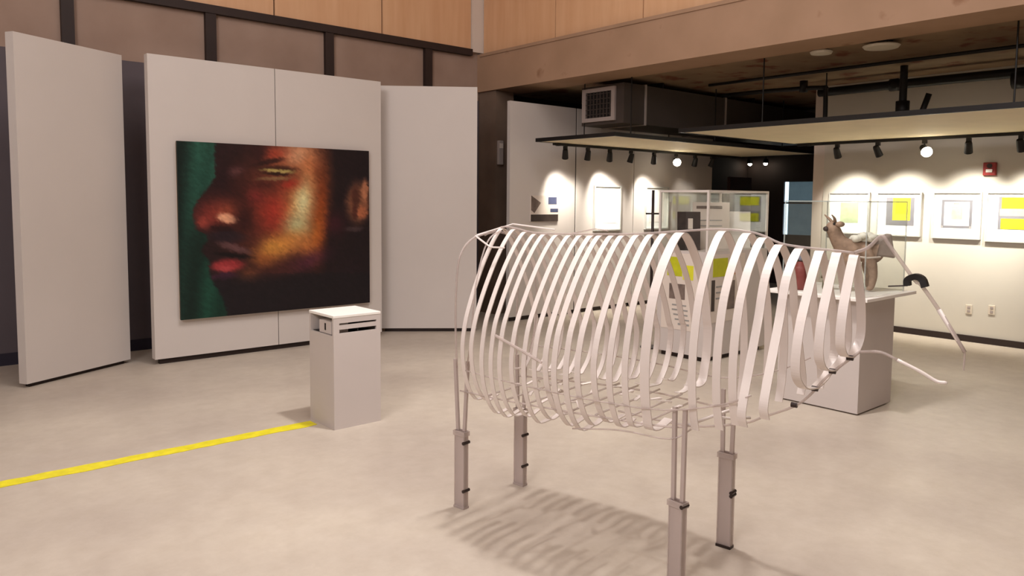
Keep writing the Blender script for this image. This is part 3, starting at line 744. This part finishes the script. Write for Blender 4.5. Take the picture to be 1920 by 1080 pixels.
card('display_card', 'dark card with a pale figure at the left end of the framed case', 6.60, 4.80, 1.1315, .24, .40, 'photodark', ang, extra=[('pale_figure', -.01, .04, .22, .33, 'pale')])
card('display_card', 'tall cream card in the middle of the framed glass case', 7.02, 4.82, 1.1315, .40, .50, 'pale', ang, extra=[('heading', -.16, .12, .43, .46, 'photo'), ('text_line', -.12, .12, .30, .31, 'pgrey'), ('text_line', -.12, .12, .24, .25, 'pgrey')])
card('display_card', 'white card at the right end of the framed glass case', 7.36, 4.74, 1.1315, .34, .40, 'white2', ang)
t = thing('rod_stand', 'thin dark rod with a crosspiece behind the left corner of the framed case', 'stand', (6.72, 5.38, 0))
MB().tube([(6.72,5.38,.012),(6.72,5.38,1.76)], .016, 8).build('rod', M['bolt'], t, smooth=True)
MB().tube([(6.66,5.43,1.50),(6.78,5.33,1.50)], .009, 8).build('crosspiece', M['bolt'], t, smooth=True)
MB().lathe([(0,0),(.11,0),(.11,.012),(0,.012)], 24, (6.72,5.38,0)).build('base', M['bolt'], t)

# ------------------------------------------------------------------ framed works
def framed_x(label, y0, y1, z0, z1, bits):
    t = thing('framed_print', label, 'framed picture', (10.0, (y0+y1)/2, z0), 'framed prints on the bright right wall'); x = 9.999; f = .016
    MB().box(x-.035, x, y0, y0+f, z0, z1).box(x-.035, x, y1-f, y1, z0, z1).box(x-.035, x, y0+f, y1-f, z0, z0+f).box(x-.035, x, y0+f, y1-f, z1-f, z1).build('frame', M['frame'], t)
    MB().box(x-.015, x-.001, y0+f, y1-f, z0+f, z1-f).build('mount', M['mount'], t)
    for i, (nm, a, b_, c, d, m) in enumerate(bits):
        MB().box(x-.0165-.0004*i, x-.0151, a, b_, c, d).build(nm, M[m], t)
framed_x('white-framed print with a pale green image, nearest the passage', 4.455, 5.0, 1.225, 1.772, [('print', 4.60, 4.84, 1.37, 1.64, 'pgreen')])
framed_x('white-framed print with a lemon block on grey paper', 3.82, 4.365, 1.222, 1.772, [('print', 3.905, 4.245, 1.355, 1.705, 'plilac'), ('lemon_block', 3.95, 4.165, 1.42, 1.70, 'pylemon'), ('yellow_block', 4.0, 4.13, 1.50, 1.66, 'pyellow')])
cb = [('outline', 3.255, 3.59, 1.345, 1.68, 'plilac'), ('drawing', 3.285, 3.56, 1.372, 1.655, 'mount')]
for y in (3.268, 3.578):
    for z in (1.358, ): cb.append(('corner_mark', y-.012, y+.012, z-.012, z+.012, 'pgrey'))
cb += [('top_mark', 3.40, 3.46, 1.625, 1.645, 'pgrey'), ('yellow_tint', 3.36, 3.48, 1.45, 1.60, 'pgreen')]
framed_x('white-framed print with a grey outlined square drawing', 3.155, 3.69, 1.215, 1.775, cb)
framed_x('white-framed print with yellow bands above and below a grey strip, below the red alarm', 2.53, 3.11, 1.20, 1.775,
         [('print', 2.64, 2.985, 1.345, 1.72, 'plilac'), ('yellow_band', 2.64, 2.955, 1.585, 1.71, 'pyellow'), ('grey_strip', 2.64, 2.97, 1.50, 1.58, 'pgrey'), ('yellow_band', 2.64, 2.955, 1.35, 1.47, 'pyellow')])
def framed_y(label, x0, x1, z0, z1, m1, bits, grp='framed prints on the gallery panels'):
    t = thing('framed_print', label, 'framed picture', ((x0+x1)/2, 7.7, z0), grp); y = 7.699; f = .02
    MB().box(x0, x0+f, y-.035, y, z0, z1).box(x1-f, x1, y-.035, y, z0, z1).box(x0+f, x1-f, y-.035, y, z0, z0+f).box(x0+f, x1-f, y-.035, y, z1-f, z1).build('frame', M['frame'], t)
    MB().box(x0+f, x1-f, y-.015, y-.001, z0+f, z1-f).build('mount', M[m1], t)
    for i, (nm, a, b_, c, d, m) in enumerate(bits):
        MB().box(a, b_, y-.0165-.0004*i, y-.0151, c, d).build(nm, M[m], t)
framed_y('tall white-framed blank-looking print under the third spotlight', 8.23, 8.82, 1.19, 1.86, 'mount', [('print', 8.33, 8.72, 1.30, 1.75, 'white2')])
framed_y('white-framed print partly hidden by the glass case frame', 9.40, 9.98, 1.19, 1.86, 'mount', [('print', 9.50, 9.88, 1.30, 1.75, 'white2')])
t = thing('mounted_photograph', 'unframed blue, grey and white photograph on the first gallery panel', 'picture', (7.24, 7.7, 1.35))
MB().box(6.985, 7.50, 7.68, 7.6995, 1.345, 1.70).build('board', M['pale'], t)
MB().box(6.985, 7.50, 7.678, 7.6798, 1.345, 1.44).build('dark_band', M['photodark'], t)
MB().box(7.31, 7.47, 7.678, 7.6798, 1.58, 1.68).box(7.35, 7.50, 7.6781, 7.6798, 1.47, 1.52).build('blue_shape', M['blue'], t)
b = MB(); b.hexa([(6.99,7.678,1.50),(7.05,7.678,1.46),(7.05,7.6798,1.46),(6.99,7.6798,1.50)], [(6.99,7.678,1.70),(7.17,7.678,1.60),(7.17,7.6798,1.60),(6.99,7.6798,1.70)])
b.build('grey_shape', M['photo'], t)
# ------------------------------------------------------------------ small wall fittings
t = thing('fire_alarm', 'red fire alarm sounder high on the white wall', 'fire alarm', (10, 3.09, 1.96))
MB().box(9.955, 10.0, 3.025, 3.16, 1.965, 2.115).build('housing', M['red'], t, bevel=.008)
MB().box(9.945, 9.956, 3.06, 3.125, 2.0, 2.035).build('strobe', M['white2'], t)
MB().lathe([(0,0),(.028,0),(.028,.006),(0,.006)], 16, (9.955,3.092,2.075), (-1,0,0)).build('sounder', M['bolt'], t)
for lb, y, z in (('ivory outlet plate low on the right wall, nearer the plinth', 3.24, .385), ('ivory outlet plate low on the right wall, below the yellow banded print', 3.0, .405)):
    t = thing('outlet_plate', lb, 'outlet', (10, y, z), 'outlets on the right wall')
    MB().box(9.99, 9.9995, y-.035, y+.035, z-.055, z+.055).build('plate', M['plate'], t, bevel=.003)
    for dz in (-.022, .022): MB().box(9.987, 9.9905, y-.016, y+.016, z+dz-.014, z+dz+.014).build('socket', M['greyl'], t)
t = thing('wall_box', 'pale narrow box fixed to the brown column', 'wall fitting', (6.97, 8.35, 2.1))
MB().box(6.93, 7.02, 8.30, 8.3495, 2.13, 2.47).build('housing', M['greyl'], t, bevel=.01)
MB().box(6.945, 7.005, 8.293, 8.3005, 2.36, 2.43).build('cover', M['pale'], t)

# ------------------------------------------------------------------ hanging ceiling panels, tracks, lamps
ZS = 2.40
def soffit(label, x0, x1, y0, y1, rods):
    t = thing('hanging_ceiling_panel', label, 'ceiling panel', ((x0+x1)/2, (y0+y1)/2, ZS))
    MB().box(x0+.03, x1-.03, y0+.03, y1-.03, ZS, ZS+.03).build('board', M['cream'], t)
    e = .042
    MB().box(x0, x1, y0, y0+.03, ZS-.005, ZS+e).box(x0, x1, y1-.03, y1, ZS-.005, ZS+e).box(x0, x0+.03, y0+.03, y1-.03, ZS-.005, ZS+e).box(x1-.03, x1, y0+.03, y1-.03, ZS-.005, ZS+e).build('edge_trim', M['black'], t)
    for x, y in rods: MB().tube([(x,y,ZS+.03),(x,y,ZC)], .008, 6).build('hanger_rod', M['black'], t)
soffit('cream hanging ceiling panel with a dark edge over the gallery back panels', 6.80, 11.6, 6.03, 7.40, [(7.4,6.3),(7.4,7.1),(9.2,6.3),(9.2,7.1),(11,6.3)])
soffit('long cream hanging ceiling panel with a dark edge beside the bright right wall', 6.96, 9.42, -3.0, 5.24, [(7.6,4.6),(9.0,4.6),(7.6,2.2),(9.0,2.2),(9.0,0.2)])
def track(label, p, q):
    t = thing('lighting_track', label, 'lighting track', p)
    p, q = Vector(p), Vector(q); d = (q-p).normalized(); n = Vector((-d.y, d.x, 0))*.018
    MB().hexa([p-n-Vector((0,0,.03)), q-n-Vector((0,0,.03)), q+n-Vector((0,0,.03)), p+n-Vector((0,0,.03))], [p-n, q-n, q+n, p+n]).build('rail', M['black'], t)
    for k in (.02, .5, .98):
        c = p+(q-p)*k; MB().box(c.x-.025, c.x+.025, c.y-.025, c.y+.025, c.z-.035, c.z-.0005).build('connector', M['black'], t)
track('black lighting track under the panel over the gallery back panels', (7.08, 7.35, ZS-.006), (11.4, 7.35, ZS-.006))
track('black lighting track under the long panel beside the right wall', (9.38, 5.15, ZS-.006), (9.38, -2.5, ZS-.006))
def spot(label, loc, aim, grp, lit=0, face=None, power=0, size=70, blend=1.0, col=(1,.95,.85), lens='dim'):
    """loc: underside of the track; aim: world point"""
    t = thing('track_spotlight', label, 'spotlight', loc, grp); L0 = Vector(loc)
    ML().box(-.022,.022,-.022,.022,-.04,-.0005).build('adapter', M['black'], t)
    ML().tube([(0,0,-.04),(0,0,-.075)], .009, 8).build('stem', M['black'], t)
    c = Vector((0,0,-.105)); d = (Vector(aim)-L0-c).normalized()
    can = ML().lathe([(0,-.07),(.030,-.07),(.036,-.055),(.040,.0),(.044,.065),(.038,.065),(.036,.03),(0,.03)], 18, c, d).build('can', M['black'], t, smooth=False)
    lm = {'dim': M['lensdim'], 'lit': M['lens'], 'off': M['greyl']}[lens]
    lp = [(0,.031),(.035,.031),(.035,.040),(0,.044)] if lens != 'lit' else [(0,.031),(.035,.031),(.037,.066),(.060,.075),(.056,.098),(.034,.115),(0,.122)]  # lit lens swollen beyond the can to draw its glare
    ML().lathe(lp, 18, c, d).build('lens', lm, can)
    if power:
        ld = bpy.data.lights.new('spot_lamp', 'SPOT'); ld.energy = power; ld.spot_size = math.radians(size); ld.spot_blend = blend; ld.shadow_soft_size = .06; ld.color = col
        lo = bpy.data.objects.new('spot_lamp', ld); COL.objects.link(lo)
        lo.location = L0+c+d*(.135 if lens == 'lit' else .075); lo.rotation_euler = d.to_track_quat('-Z', 'Y').to_euler()
ZT = ZS-.0365
g1 = 'spotlights on the track over the gallery back panels'
T1 = [('black track spotlight above the blue and grey photograph, first of its track', 7.30, (7.62,7.69,1.45), 'dim', 105, 80),
      ('black track spotlight beside the dark panel joint, second of its track', 7.74, (7.9,7.69,1.2), 'dim', 22, 80),
      ('black track spotlight above the tall framed print, third of its track', 8.19, (8.5,7.69,1.5), 'dim', 150, 80),
      ('black track spotlight right of the tall framed print, fourth of its track', 8.65, (8.6,7.69,1.2), 'dim', 25, 80),
      ('black track spotlight left of the glaring lamp, fifth of its track', 9.18, (9.5,7.69,1.4), 'dim', 120, 80),
      ('glaring lit spotlight facing the room on the track over the back panels', 9.72, (7.9,5.2,1.25), 'lit', 12, 80),
      ('black track spotlight right of the glaring lamp, seventh of its track', 10.21, (10.4,7.73,1.3), 'dim', 8, 80),
      ('black track spotlight at the passage end of the back-panel track', 10.67, (10.5,7.73,1.2), 'dim', 8, 80)]
for lb, x, aim, ln, pw, sz in T1: spot(lb, (x,7.35,ZT), aim, g1, power=pw, size=sz, lens=ln)
g2 = 'spotlights on the track beside the right wall'
T2 = [('black track spotlight nearest the passage on the right-wall track', 4.62, (10,4.65,1.32), 'dim', 132, 86),
      ('black track spotlight above the lemon print on the right-wall track', 4.12, (10,3.95,1.32), 'dim', 132, 86),
      ('glaring lit spotlight on the right-wall track facing the room', 3.59, (7.9,2.3,1.3), 'lit', 12, 90),
      ('black track spotlight above the red fire alarm', 3.13, (10,3.3,1.32), 'dim', 132, 86),
      ('black track spotlight just past the one above the red fire alarm', 2.63, (10,2.6,1.32), 'dim', 132, 86),
      ]
for lb, y, aim, ln, pw, sz in T2: spot(lb, (9.38,y,ZT), aim, g2, power=pw, size=sz, lens=ln)
# two downlights deep in the passage
for lb, y in (('small lit downlight in the dark passage, left of the pair', 8.60), ('small lit downlight in the dark passage, right of the pair', 8.25)):
    t = thing('passage_downlight', lb, 'downlight', (13.8, y, ZC), 'downlights in the dark passage')
    MB().tube([(13.8,y,ZC),(13.8,y,2.47)], .012, 8).build('stem', M['black'], t)
    MB().lathe([(0,.08),(.05,.08),(.06,0),(.045,0),(.045,.02),(0,.02)], 16, (13.8,y,2.40)).build('shade', M['black'], t)
    MB().blob((13.8,y,2.39), (.04,.04,.035)).build('bulb', M['lens'], t, smooth=True)
# ------------------------------------------------------------------ duct, ceiling discs, pipes
t = thing('air_duct', 'grey square air duct with a grille on its end, under the dark ceiling', 'duct', (9.4, 6.8, 2.62))
MB().box(7.40, 12.5, 6.42, 7.15, 2.62, 3.12).build('body', M['grey'], t)
for x in (7.80, 9.6): MB().box(x, x+.03, 6.405, 7.16, 2.61, 3.13).build('flange', M['greyl'], t)
y0, y1, z0, z1 = 6.55, 7.12, 2.66, 3.09
MB().box(7.37, 7.3995, y0, y0+.06, z0, z1).box(7.37, 7.3995, y1-.06, y1, z0, z1).box(7.37, 7.3995, y0+.06, y1-.06, z0, z0+.05).box(7.37, 7.3995, y0+.06, y1-.06, z1-.05, z1).build('grille_frame', M['greyl'], t)
b = MB()
for k in range(8): b.box(7.378, 7.396, y0+.06+k*.058+.018, y0+.06+k*.058+.03, z0+.05, z1-.05)
for k in range(5): b.box(7.38, 7.394, y0+.06, y1-.06, z0+.09+k*.065, z0+.098+k*.065)
b.build('grille_bars', M['grey'], t)
MB().box(7.396, 7.3998, y0+.06, y1-.06, z0+.05, z1-.05).build('grille_opening', M['black'], t)
for x in (8.2, 10.4): MB().box(x, x+.03, 6.45, 7.12, 3.12, ZC).build('strap', M['black'], t)
for lb, x, y, rr_ in (('smaller pale round ceiling disc under the brown slab', 7.50, 3.90, .11), ('larger pale round ceiling disc nearest the beam', 7.63, 3.36, .17)):
    t = thing('ceiling_disc', lb, 'ceiling fitting', (x, y, ZC), 'round fittings on the slab')
    MB().lathe([(0,0),(rr_*.6,0),(rr_*.6,-.03),(0,-.03)], 24, (x,y,ZC)).build('mount', M['black'], t)
    MB().lathe([(0,-.03),(rr_*.9,-.03),(rr_,-.042),(rr_*.9,-.062),(0,-.075)], 28, (x,y,ZC)).build('diffuser', M['disc'], t, smooth=False)
def pipe(label, pts, r, m='black', extra=()):
    t = thing('ceiling_pipe', label, 'pipe', pts[0])
    MB().tube(smooth_path(pts, 4), r, 10).build('pipe', M[m], t, smooth=True)
    for p, q, q_r in extra: MB().tube([p, q], q_r, 10).build('fitting', M[m], t, smooth=True)
pipe('dark pipe dropping from the ceiling above the left of the long hanging panel', [(9.2,6.2,3.1),(9.2,5.4,3.09),(9.2,4.75,3.06),(9.2,4.71,3.0),(9.2,4.70,2.48)], .028, extra=[((9.2,4.70,2.50),(9.2,4.70,2.56),.05),((9.2,5.0,3.03),(9.2,5.0,3.17),.05)])
pipe('dark forked pipe hanging over the middle of the long panel', [(9.15,3.76,3.2),(9.15,3.76,2.9),(9.15,3.76,2.48)], .042, extra=[((9.15,3.76,2.62),(9.15,3.76,2.80),.075),((9.15,3.60,2.50),(9.15,3.48,2.86),.032),((9.15,3.76,2.52),(9.15,3.60,2.50),.032)])
pipe('dark pipe running along the slab over the long hanging panel', [(9.6,5.0,3.06),(9.6,3.5,3.06),(9.6,2.0,3.05),(9.6,-2,3.05)], .055, extra=[((9.6,2.80,2.98),(9.6,2.66,2.98),.10),((9.6,4.1,3.06),(9.6,4.0,3.06),.075)])
pipe('thin dark conduit along the slab next to the beam', [(8.6,6.0,3.16),(8.6,3,3.16),(8.6,-2,3.16)], .02)

# ------------------------------------------------------------------ light
def area(name, loc, rot, sx, sy, e, col):
    l = bpy.data.lights.new(name, 'AREA'); l.shape = 'RECTANGLE'; l.size = sx; l.size_y = sy; l.energy = e; l.color = col
    o = bpy.data.objects.new(name, l); COL.objects.link(o); o.location = loc; o.rotation_euler = rot
area('atrium_ceiling_light', (2.6, 2.6, 6.5), (0,0,0), 4, 4, 200, (1,.97,.965))
wp = Vector((-3.5, 0.6, 5.3)); wd = Vector((5.5, 6.5, 3.4))-wp
area('hall_fill_light', wp, wd.to_track_quat('-Z', 'Y').to_euler(), 3.5, 1.8, 345, (1,.97,.99))  # added fill from the front left for the walls; no window stands here
l = bpy.data.lights.new('atrium_downlight', 'SPOT'); l.energy = 690; l.spot_size = math.radians(95); l.spot_blend = .7; l.shadow_soft_size = .16; l.color = (1,.975,.97)
o = bpy.data.objects.new('atrium_downlight', l); COL.objects.link(o); o.location = (3.3, 3.3, 5.8)
w = bpy.data.worlds.new('world'); SC.world = w; w.use_nodes = True
w.node_tree.nodes['Background'].inputs[0]  .default_value = (.9, .9, 1, 1); w.node_tree.nodes['Background'].inputs[1].default_value = 0.05

SC.view_settings.view_transform = 'Standard'; SC.view_settings.look = 'None'; SC.view_settings.gamma = 1
SC.view_settings.use_curve_mapping = False
SC.view_settings.exposure = 0.0
